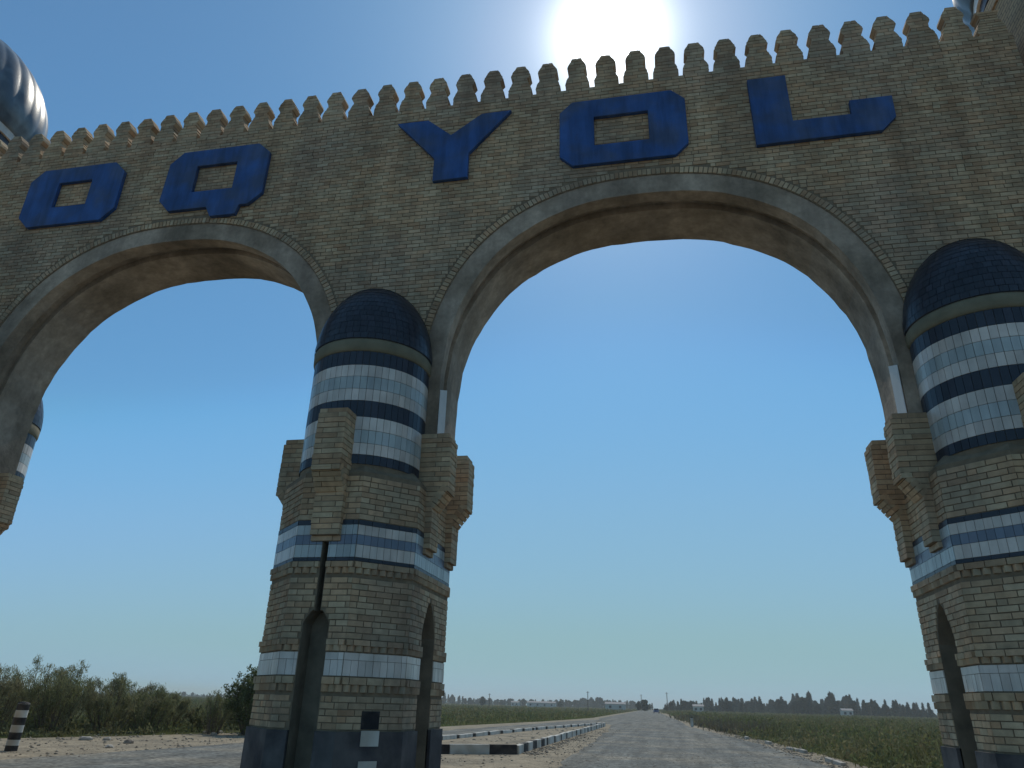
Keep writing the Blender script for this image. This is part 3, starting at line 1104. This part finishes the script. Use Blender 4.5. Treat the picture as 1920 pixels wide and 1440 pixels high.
# ================================================================== STONES, LITTER
def stones(name, n, region, smin, smax, m, label=None):
    V, F = [], []
    base = np.array([(1, 0, 0), (-1, 0, 0), (0, 1, 0), (0, -1, 0), (0, 0, 1), (0, 0, -.4)], float)
    fs = [(0, 2, 4), (2, 1, 4), (1, 3, 4), (3, 0, 4), (2, 0, 5), (1, 2, 5), (3, 1, 5), (0, 3, 5)]
    for i in range(n):
        p = region()
        s = smin * (smax / smin) ** (RNG.random() ** 2.2)
        a = RNG.random() * 6.28
        b = base * np.array([1, .75, .55]) * s * RNG.uniform(.75, 1.25, (6, 3))
        c, q = math.cos(a), math.sin(a)
        b = b @ np.array([[c, q, 0], [-q, c, 0], [0, 0, 1]])
        b[:, :2] += p[:2]; b[:, 2] += s * .12 + (p[2] if len(p) > 2 else 0)
        k = len(V); V.extend(b); F.extend([(x + k, y + k, z + k) for x, y, z in fs])
    return tri_soup(name, V, F, m)


def region_mid():
    while True:
        y = RNG.uniform(20, 60); x = RNG.uniform(-8.5, -2.6) if y < 26 else RNG.uniform(-5.2, -3.2)
        if abs(x + 4.93) < 1.6 and y < 14: continue
        return (x, y)


def region_left():
    y = RNG.uniform(17, 36); return (RNG.uniform(-22.5, -14.4), y)


def region_right():
    y = 19 + 60 * RNG.random() ** 1.7; return (5.15 - .03 * max(0, y - 25) + RNG.normal(0, .45), y)


def region_road():
    y = 18 + 50 * RNG.random() ** 1.6; return (RNG.uniform(-3.2, 4.9), y)


def region_isl():
    y = RNG.uniform(26.8, 62); t = (y - 26.8) / 41
    return (RNG.uniform(-8.6 + 2.7 * t, -5.3 - .2 * t), y, .12)


def region_kerbside():
    y = 26.6 + 20 * RNG.random() ** 1.5; return (-4.85 - .01 * (y - 26) + abs(RNG.normal(0, .35)), y)


tag(stones('gravel', 1500, region_mid, .012, .07, M_STONE), 'loose gravel on the sand around the traffic island', 'gravel', kind='stuff')
tag(stones('gravel', 1800, region_left, .012, .08, M_STONE), 'loose gravel on the sand verge beside the striped post', 'gravel', kind='stuff')
tag(stones('gravel', 2600, region_right, .015, .09, M_STONE), 'loose gravel along the field edge of the road', 'gravel', kind='stuff')
tag(stones('gravel', 6000, region_road, .010, .045, M_STONE), 'fine gravel scattered over the asphalt road', 'gravel', kind='stuff')
tag(stones('rubble', 500, region_isl, .02, .10, M_STONE), 'rubble inside the kerbed traffic island', 'rubble', kind='stuff')
tag(stones('rubble', 500, region_kerbside, .02, .09, M_STONE), 'broken stones along the painted kerb', 'rubble', kind='stuff')
for k, (u, v, s, lab) in enumerate([(386, 1375, .16, 'pale stone lying at the foot of the leafy tree'), (400, 1377, .10, 'small pale stone at the foot of the leafy tree'), (412, 1374, .13, 'flat pale stone near the leafy tree'),
                                    (65, 1379, .13, 'pale stone near the striped post'), (161, 1388, .17, 'dark angular stone on the sand by the shrubs'), (200, 1388, .14, 'pale angular stone on the sand by the shrubs'),
                                    (242, 1394, .16, 'flat stone at the edge of the sand and road'), (205, 1402, .13, 'low stone on the sand verge by the road edge')]):
    p = gnd(u, v)
    bm = bmesh.new(); bmesh.ops.create_icosphere(bm, subdivisions=2, radius=1)
    rr = random.Random(k)
    for vv in bm.verts:
        f = 1 + rr.uniform(-.22, .22); vv.co = Vector((vv.co.x * 1.25 * f, vv.co.y * .9 * f, max(vv.co.z, -.3) * .6 * f)) * s
    me = bpy.data.meshes.new('rock'); bm.to_mesh(me); bm.free(); me.materials.append(M_CONCRETE if k % 3 else M_STONE)
    o = link(bpy.data.objects.new('rock', me)); o.location = (p.x, p.y, s * .15); o.rotation_euler = (0, 0, rr.uniform(0, 6))
    tag(o, lab, 'rock')

# white marker post on the right verge
mk = empty('marker_post', (1.95, 77, 0)); tag(mk, 'small white marker post on the verge of the road', 'post')
mb = MB(); mb.box((-.12, -.08, 0), (.12, .08, .75)); mb.build('shaft', M_PWHITE, mk)
mb = MB(); mb.prism([(-.12, -.08), (.12, -.08), (.12, .08), (-.12, .08)], .75, .86, ring2=[(-.04, -.05), (.04, -.05), (.04, .05), (-.04, .05)]); mb.build('tip', M_PBLACK, mk)


# ================================================================== VEGETATION
def blades(P, H, W, lean, per, bend=.5, seed=0):
    """P (n,3) bases -> bent two-segment blades, per blades each"""
    r = np.random.default_rng(seed)
    n = len(P) * per
    B = np.repeat(P, per, 0) + np.c_[r.normal(0, 1, (n, 2)) * np.repeat(W * 5 + .02, per)[:, None], np.zeros(n)]
    h = np.repeat(H, per) * r.uniform(.5, 1.1, n); w = np.repeat(W, per) * r.uniform(.6, 1.3, n)
    a = r.uniform(0, 2 * np.pi, n)
    ln = np.abs(r.normal(0, lean, n)) * h
    d = np.c_[np.cos(a), np.sin(a), np.zeros(n)]
    b = r.uniform(0, 2 * np.pi, n)
    s = np.c_[np.cos(b), np.sin(b), np.zeros(n)] * (w / 2)[:, None]
    up = np.array([0, 0, 1.0])
    m = B + d * (ln * .35)[:, None] + up * (h * .55)[:, None]
    t = B + d * ln[:, None] + up * (h * r.uniform(.85, 1, n))[:, None]
    V = np.stack([B - s * .6, B + s * .6, m - s, m + s, t], 1).reshape(-1, 3)
    i = np.arange(n)[:, None] * 5
    F = np.concatenate([i + [0, 1, 3], i + [0, 3, 2], i + [2, 3, 4]], 0)
    return V, F


def leaf_quads(P, size, r, up=.0, asp=.38):
    n = len(P)
    a = r.normal(0, 1, (n, 3)); a[:, 2] += up; a /= np.linalg.norm(a, axis=1)[:, None]
    b = np.cross(a, r.normal(0, 1, (n, 3))); b /= np.linalg.norm(b, axis=1)[:, None]
    s = (size * r.uniform(.6, 1.4, n))[:, None]
    V = np.stack([P - a * s, P + b * s * asp, P + a * s, P - b * s * asp], 1).reshape(-1, 3)
    return V, (np.arange(n)[:, None] * 4 + [0, 1, 2, 3])


# weeds and crops: one mass on each field (dense near the road edge, coarser farther away)
def right_edge(y):
    return np.interp(y, [14, 26, 40, 62, 80, 115, 200, 500], [6.1, 5.75, 5.2, 3.8, 2.7, 2.1, .3, -8.0])


def left_edge(y):
    return np.interp(y, [24, 28, 34, 52, 80, 115, 200, 500], [-22, -20.8, -19.4, -15.6, -13.0, -11.4, -13.2, -19.2])


def field_plants(n, side, seed, y0=18., y1=900.):
    r = np.random.default_rng(seed)
    y = y0 * (y1 / y0) ** r.random(n)
    tan0 = r.random(n)
    if side > 0:
        e = right_edge(y); far = y * .62 + 8
        x = e + (far - e) * tan0
        d_edge = x - e
    else:
        e = left_edge(y); far = -(y * 1.25 + 6)
        x = e + (far - e) * tan0
        d_edge = e - x
    nz = np.sin(x * .31 + 1.3 * np.sin(y * .17)) + np.sin(y * .23 + .9 * np.sin(x * .21)) + .7 * np.sin(x * .9 + y * .7)
    H = (.72 + .15 * nz) * np.clip(.3 + d_edge / 3.0, .3, 1.0) * r.uniform(.7, 1.2, n)
    H = np.clip(H, .14, 1.15)
    W = np.clip(.012 + y * .0009, .02, .6)
    return np.c_[x, y, np.zeros(n)], H, W


def field_mass(n, side, seed, m, m2, label, y0=18., hs=1.0):
    P, H, W = field_plants(n, side, seed, y0)
    H = H * hs
    V, F = blades(P, H, W * .8, .55, 5, seed=seed + 1)
    r = np.random.default_rng(seed + 2)
    k = 7                                          # leaves along the stalks
    Q = np.repeat(P, k, 0); HH = np.repeat(H, k); WW = np.repeat(W, k)
    Q = Q + np.c_[r.normal(0, 1, (len(Q), 2)) * (.07 + WW * 1.2)[:, None], HH * r.uniform(.15, 1.0, len(Q))]
    V2, F2 = leaf_quads(Q, .05 + WW * .8, r, up=.5)
    T2 = np.concatenate([F2[:, [0, 1, 2]], F2[:, [0, 2, 3]]], 0) + len(V)
    o = tri_soup('field_weeds', np.concatenate([V, V2]), np.concatenate([F, T2]), m)
    tag(o, label, 'weeds', kind='stuff')


field_mass(15000, 1, 3, M_WEED, None, 'tall green weeds and crops covering the field beside the road shoulder')
field_mass(12000, -1, 5, M_WEED, None, 'tall green weeds and crops covering the field behind the shrubs and post', 24, .85)
# dry brown weeds along the right shoulder farther up the road
r_ = np.random.default_rng(77)
yy = 55 * (150 / 55) ** r_.random(1500)
P = np.c_[right_edge(yy) + np.abs(r_.normal(0, 2.2 + yy * .02, 1500)) + .3, yy, np.zeros(1500)]
V, F = blades(P, r_.uniform(.35, .85, 1500), .02 + yy * .001, .8, 6, seed=78)
o = tri_soup('dry_weeds', V, F, M_WEEDDARK)
tag(o, 'dry brown weeds along the verge by the white marker post', 'weeds', kind='stuff')


def shrub(name, label, x, y, h, w, n_stem, n_leaf, m, seed, leafsize=.06, feather=True, group=None):
    r = np.random.default_rng(seed)
    t = empty(name, (x, y, 0)); tag(t, label, 'shrub' if name == 'shrub' else 'tree', group)
    mb = MB(); tips = []; segs = []
    for k in range(n_stem):
        a = r.uniform(0, 2 * np.pi); q = r.random() ** .6 * w * .5
        hh = h * r.uniform(.55, 1.0) * (1 - .35 * (q / (w * .5)))
        base = np.array([math.cos(a) * q * .35, math.sin(a) * q * .35, 0.])
        tip = np.array([math.cos(a) * q, math.sin(a) * q, hh])
        mid = (base + tip) / 2 + np.array([r.normal(0, .08), r.normal(0, .08), hh * .08])
        rad = .012 + .012 * hh / 2
        mb.tube(base, mid, rad, rad * .7, 5); mb.tube(mid, tip, rad * .7, .004, 5)
        segs.append((base, mid, tip))
        for j in range(4):
            s = r.uniform(.35, .95); st = mid + (tip - mid) * s if s > .5 else base + (mid - base) * (s * 2)
            e = st + np.array([r.normal(0, .2), r.normal(0, .2), r.uniform(.1, .4)]) * h / 2.5
            mb.tube(st, e, .006, .002, 4); segs.append((st, (st + e) / 2, e))
    mb.build('trunk' if name == 'leafy_tree' else 'stem', M_BARK, t)
    ns = len(segs)
    idx = r.integers(0, ns, n_leaf)
    s = r.random(n_leaf) ** .75
    A = np.array([q[0] for q in segs])[idx]; B = np.array([q[1] for q in segs])[idx]; C = np.array([q[2] for q in segs])[idx]
    s2 = s[:, None]
    P = (1 - s2) ** 2 * A + 2 * s2 * (1 - s2) * B + s2 ** 2 * C
    P += r.normal(0, 1, (n_leaf, 3)) * (.05 * h / 2.5 + .06 * (1 - s2))
    P[:, 2] = np.maximum(P[:, 2], .03)
    V, F = leaf_quads(P, np.full(n_leaf, leafsize), r, up=1.6 if feather else .2, asp=.17 if feather else .38)
    tri_soup('crown' if name == 'leafy_tree' else 'foliage', V, F, m, t)
    return t


SG = 'shrubs along the sand verge'
px_bush = [(-24.6, 25.6, 2.45, 2.6), (-23.4, 27.0, 2.75, 2.4), (-26.8, 29.5, 2.9, 3.0), (-24.8, 29.0, 2.6, 2.5), (-23.0, 29.6, 2.25, 2.6), (-21.9, 30.8, 1.85, 2.4), (-24.6, 32.5, 2.5, 3.0), (-22.6, 33.0, 1.9, 2.4), (-28.5, 28.5, 2.7, 3.0)]
for k, (x, y, h, w) in enumerate(px_bush):
    shrub('shrub', 'feathery grey-green tamarisk shrub in the thicket behind the striped post', x, y, h * 1.04, w, 30, 8500, M_TAMARISK, 100 + k, .06, True, SG)
for k, (x, y, h, w) in enumerate([(-20.9, 33.6, 1.15, 1.8), (-21.2, 36.5, 1.25, 2.2), (-20.6, 39, 1.2, 2.2)]):
    shrub('shrub', 'low green bush in the gap between the tamarisk thicket and the leafy tree', x, y, h, w, 20, 3000, M_WEED, 140 + k, .06, False, SG)
shrub('leafy_tree', 'rounded leafy tree close behind the middle pier', -17.6, 32.0, 3.0, 2.9, 46, 15000, M_BUSHLEAF, 200, .06, False)
shrub('shrub', 'loose pale bush at the side of the leafy tree', -19.3, 31.6, 1.9, 1.7, 20, 3000, M_TAMARISK, 201, .055, True, SG)
for k, (x, y, h, w) in enumerate([(-16.2, 33.5, 1.3, 1.6), (-18.6, 34, 1.5, 2.0)]):
    shrub('shrub', 'dark green undergrowth bush at the foot of the leafy tree', x, y, h, w, 18, 2600, M_BUSHLEAF, 210 + k, .06, False, SG)


# far tree belts
def tree_meshes(kind, seed):
    r = np.random.default_rng(seed)
    h = 1.0
    n = 520 if kind == 'poplar' else 800
    u = r.random(n)
    if kind == 'poplar':
        z = .02 + .98 * u; rad = .13 * np.sin(np.pi * np.clip(u * .9 + .08, 0, 1)) ** .7
    else:
        z = .08 + .92 * u; rad = .40 * np.sqrt(np.clip(1 - ((u - .45) / .58) ** 2, 0, 1))
        rad = rad * (.75 + .25 * np.sin(9 * u + seed))
    a = r.uniform(0, 2 * np.pi, n); q = rad * np.sqrt(r.uniform(.15, 1.1, n))
    lump = 1 + .25 * np.sin(3 * a + 7 * u + seed)
    P = np.c_[np.cos(a) * q * lump, np.sin(a) * q * lump, z]
    V, F = leaf_quads(P, np.full(n, .085 if kind == 'poplar' else .10), r, up=.6)
    crown = tri_soup('crown', V, F, M_TREELEAF, 'mesh')
    mb = MB(); mb.tube((0, 0, -.02), (0, 0, .4), .018, .012, 6); mb.tube((0, 0, .4), (0, 0, .8), .012, .004, 6)
    for k in range(5):
        aa = k * 2.4 + seed; zz = .3 + .1 * k
        mb.tube((0, 0, zz), (.08 * math.cos(aa), .08 * math.sin(aa), zz + .12), .006, .002, 4)
    return crown, mb.mesh('trunk', M_BARK)


TM = {('poplar', i): tree_meshes('poplar', 20 + i) for i in range(4)}
TM.update({('round', i): tree_meshes('round', 40 + i) for i in range(4)})


def far_tree(kind, x, y, h, group, label):
    c, tr = TM[(kind, random.randrange(4))]
    t = empty('poplar_tree' if kind == 'poplar' else 'round_tree', (x, y, 0))
    wd = random.uniform(.65, 1.1) if kind == 'poplar' else random.uniform(.85, 1.3)
    t.scale = (h * wd, h * wd, h); t.rotation_euler = (0, 0, random.uniform(0, 6.28))
    tag(t, label, 'tree', group)
    link(bpy.data.objects.new('crown', c), t); link(bpy.data.objects.new('trunk', tr), t)


hgt = lambda v, y: at(960, v, y)
for k in range(170):                                     # belt to the right of the road
    u = 1248 + 500 * (k + random.random()) / 170
    y = random.uniform(470, 600)
    base = np.interp(u, [1248, 1300, 1400, 1500, 1560, 1640, 1750], [16, 19, 20, 30, 30, 24, 20])
    hpx = base * (random.uniform(.45, .8) if random.random() < .6 else random.uniform(.85, 1.15))
    kind = 'poplar' if random.random() < .7 else 'round'
    if kind == 'round': hpx *= .7
    d = ray(u, 1335); x = d[0] / d[1] * y
    far_tree(kind, x, y, 1.5 + hpx * y / FPX / 1.09 * .98, 'trees of the belt right of the road' if False else 'trees in the belt beyond the weed field',
             'slender dark poplar in the tree belt on the road shoulder side of the field' if kind == 'poplar' else 'low rounded tree in the belt beyond the road shoulder field')
for k in range(90):                                      # belt to the left of the road
    u = 828 + 395 * (k + random.random()) / 90
    y = random.uniform(760, 900)
    base = np.interp(u, [828, 850, 880, 950, 1050, 1130, 1150, 1215], [16, 15, 9, 9, 10, 15, 12, 9])
    hpx = base * random.uniform(.6, 1.1)
    kind = 'poplar' if random.random() < .35 else 'round'
    d = ray(u, 1325); x = d[0] / d[1] * y
    far_tree(kind, x, y, 1.5 + hpx * y / FPX / 1.09, 'trees in the belt between the houses',
             'slender far poplar among the low white houses' if kind == 'poplar' else 'rounded far tree among the low white houses')
for k in range(26):                                      # thin line on the horizon behind the shrubs
    u = 235 + 240 * (k + random.random()) / 26
    y = random.uniform(800, 950)
    d = ray(u, 1300); x = d[0] / d[1] * y
    far_tree('round', x, y, 2.5 + random.random() * 3.5, 'trees on the horizon behind the thicket', 'tiny round tree on the horizon above the gap between thicket and leafy tree')

# the low undergrowth that closes the belts at the bottom
def belt_mass(u0, u1, y0, y1, hpx, n, seed, label):
    r = np.random.default_rng(seed)
    u = r.uniform(u0, u1, n); y = r.uniform(y0, y1, n)
    tn = np.array([ray(q, 1330)[0] / ray(q, 1330)[1] for q in np.linspace(u0, u1, 60)])
    x = np.interp(u, np.linspace(u0, u1, 60), tn) * y
    hm = (1.5 + hpx * y / FPX) * (.75 + .25 * np.sin(u * .11) + .2 * np.sin(u * .37 + 1))
    P = np.c_[x, y, hm * r.random(n)]
    V, F = leaf_quads(P, np.full(n, .62), r, up=.3)
    o = tri_soup('undergrowth', V, F, M_TREELEAF)
    tag(o, label, 'undergrowth', kind='stuff')


belt_mass(1244, 1760, 480, 620, 5, 8000, 301, 'dense dark undergrowth at the foot of the poplar belt')
belt_mass(826, 1222, 780, 920, 5, 7000, 302, 'dense dark undergrowth at the foot of the tree belt with the houses')
belt_mass(225, 490, 820, 960, 2.5, 3500, 303, 'low dark treeline on the horizon behind the thicket')
for (u, y, h, label) in [(1209, 430, 8.5, 'dark round tree where the road meets the horizon'), (1198, 440, 7.5, 'wide dark tree at the bend of the road by the horizon'), (904, 520, 9.0, 'lone square-topped tree beside the power pole in the field'),
                         (1050, 600, 7, 'round tree standing between the two white houses')]:
    d = ray(u, 1328); far_tree('round', d[0] / d[1] * y, y, h * .62, 'single trees near the road', label)

# power poles
POLES = [(918, 1300, 330, 'thin power pole standing alone in the left field'), (1102, 1296, 300, 'thin power pole beside the low white house with the long roof'), (1202, 1302, 420, 'thin power pole next to the dark round tree at the end of the road'),
         (1250, 1298, 330, 'thin power pole at the start of the poplar belt'), (1392, 1310, 420, 'thin power pole among the poplars of the belt'), (1631, 1318, 430, 'thin power pole rising from the far end of the poplar belt')]
for u, v, y, lab in POLES:
    p = at(u, v, y); t = empty('power_pole', (p.x, y, 0)); tag(t, lab, 'pole', 'power poles')
    mb = MB(); mb.tube((0, 0, -.2), (0, 0, p.z), .17, .12, 8); mb.build('shaft', M_BARK, t)
    mb = MB(); mb.box((-.55, -.05, p.z - .5), (.55, .05, p.z - .4)); mb.build('crossarm', M_BARK, t)
    for sx in (-.48, 0, .48):
        mb = MB(); mb.lathe([(.05, p.z - .4), (.07, p.z - .3), (.03, p.z - .22)], sx, 0, 8); mb.build('insulator', M_CONCRETE, t)


# far houses
def house(x, y, w, d, h, roof, label, nw):
    t = empty('low_house', (x, y, 0)); tag(t, label, 'house', 'low houses by the tree belts')
    mb = MB(); mb.box((-w / 2, 0, 0), (w / 2, d, h)); mb.build('wall', M_HOUSE, t)
    mb = MB(); mb.add([(-w / 2 - .3, -.3, h + .01), (w / 2 + .3, -.3, h + .01), (w / 2 + .3, d + .3, h + .01), (-w / 2 - .3, d + .3, h + .01), (-w / 2 - .3, d / 2, h + roof), (w / 2 + .3, d / 2, h + roof)],
                      [(0, 1, 5, 4), (2, 3, 4, 5), (0, 4, 3), (1, 2, 5), (3, 2, 1, 0)])
    mb.build('roof', M_ROOF, t)
    for i in range(nw):
        xx = -w / 2 + w * (i + .5) / nw
        mb = MB(); mb.box((xx - .6, -.04, h * .35), (xx + .6, -.005, h * .75)); mb.build('window', M_DARK, t)


for (u0, u1, v, y, lab, nw) in [(988, 1041, 1322, 560, 'long low white house in front of the left tree belt', 4), (1135, 1172, 1322, 420, 'pale flat shed close to the road end', 2), (1300, 1319, 1328, 430, 'small white house at the start of the poplar belt', 2),
                                (1580, 1600, 1338, 450, 'small white house half hidden in the poplar belt', 2), (958, 972, 1322, 640, 'tiny white house far out in the left field', 2)]:
    a, b = at(u0, v, y), at(u1, v, y)
    house((a.x + b.x) / 2, y, abs(b.x - a.x), 6, 3.0, 1.0, lab, nw)

# far car coming along the road
cx_, cy_ = -.0165 * 260, 260.0
car = empty('distant_car', (cx_, cy_, 0)); tag(car, 'tiny dark car far away on the road', 'car')
mb = MB()
prof = [(-.85, .35), (.85, .35), (.9, .6), (.85, .95), (.62, 1.45), (-.62, 1.45), (-.85, .95), (-.9, .6)]
k = len(prof)
mb.add([(x, 0, z) for x, z in prof] + [(x * (.92 if z > 1 else 1), 4.1, z * (.9 if z > 1 else 1)) for x, z in prof], [tuple(range(k)), tuple(range(2 * k - 1, k - 1, -1))] + [((i + 1) % k, i, k + i, k + (i + 1) % k) for i in range(k)])
mb.build('body', M_BLUEPAINT, car)
mb = MB(); mb.add([(-.74, -.012, .98), (.74, -.012, .98), (.56, -.012, 1.38), (-.56, -.012, 1.38)], [(0, 1, 2, 3)]); mb.build('windscreen', M_DARK, car)
for sx in (-.78, .78):
    for sy in (.7, 3.3):
        mb = MB(); mb.tube((sx - .1, sy, .32), (sx + .1, sy, .32), .32, .32, 14); mb.build('wheel', M_PBLACK, car)
for sx in (-.62, .62):
    mb = MB(); mb.box((sx - .16, -.02, .66), (sx + .16, .0, .8)); mb.build('headlight', M_PWHITE, car)

# ================================================================== HAZE
HAZE = True
if HAZE:
    mb = MB(); mb.box((-3100, -3100, -1.0), (3100, 3100, 24.0))
    hz = mb.build('haze', M_SAND); hz['kind'] = 'stuff'
    hz['label'] = 'pale summer haze in the air over the plain'; hz['category'] = 'haze'
    m = bpy.data.materials.new('haze_air'); m.use_nodes = True
    N, L = m.node_tree.nodes, m.node_tree.links
    N.remove(N['Principled BSDF'])
    pv = N.new('ShaderNodeVolumePrincipled')
    pv.inputs['Color'].default_value = (.93, .96, .93, 1)
    pv.inputs['Density'].default_value = .00036
    pv.inputs['Anisotropy'].default_value = .3
    L.new(pv.outputs[0], N['Material Output'].inputs['Volume'])
    hz.data.materials.clear(); hz.data.materials.append(m)
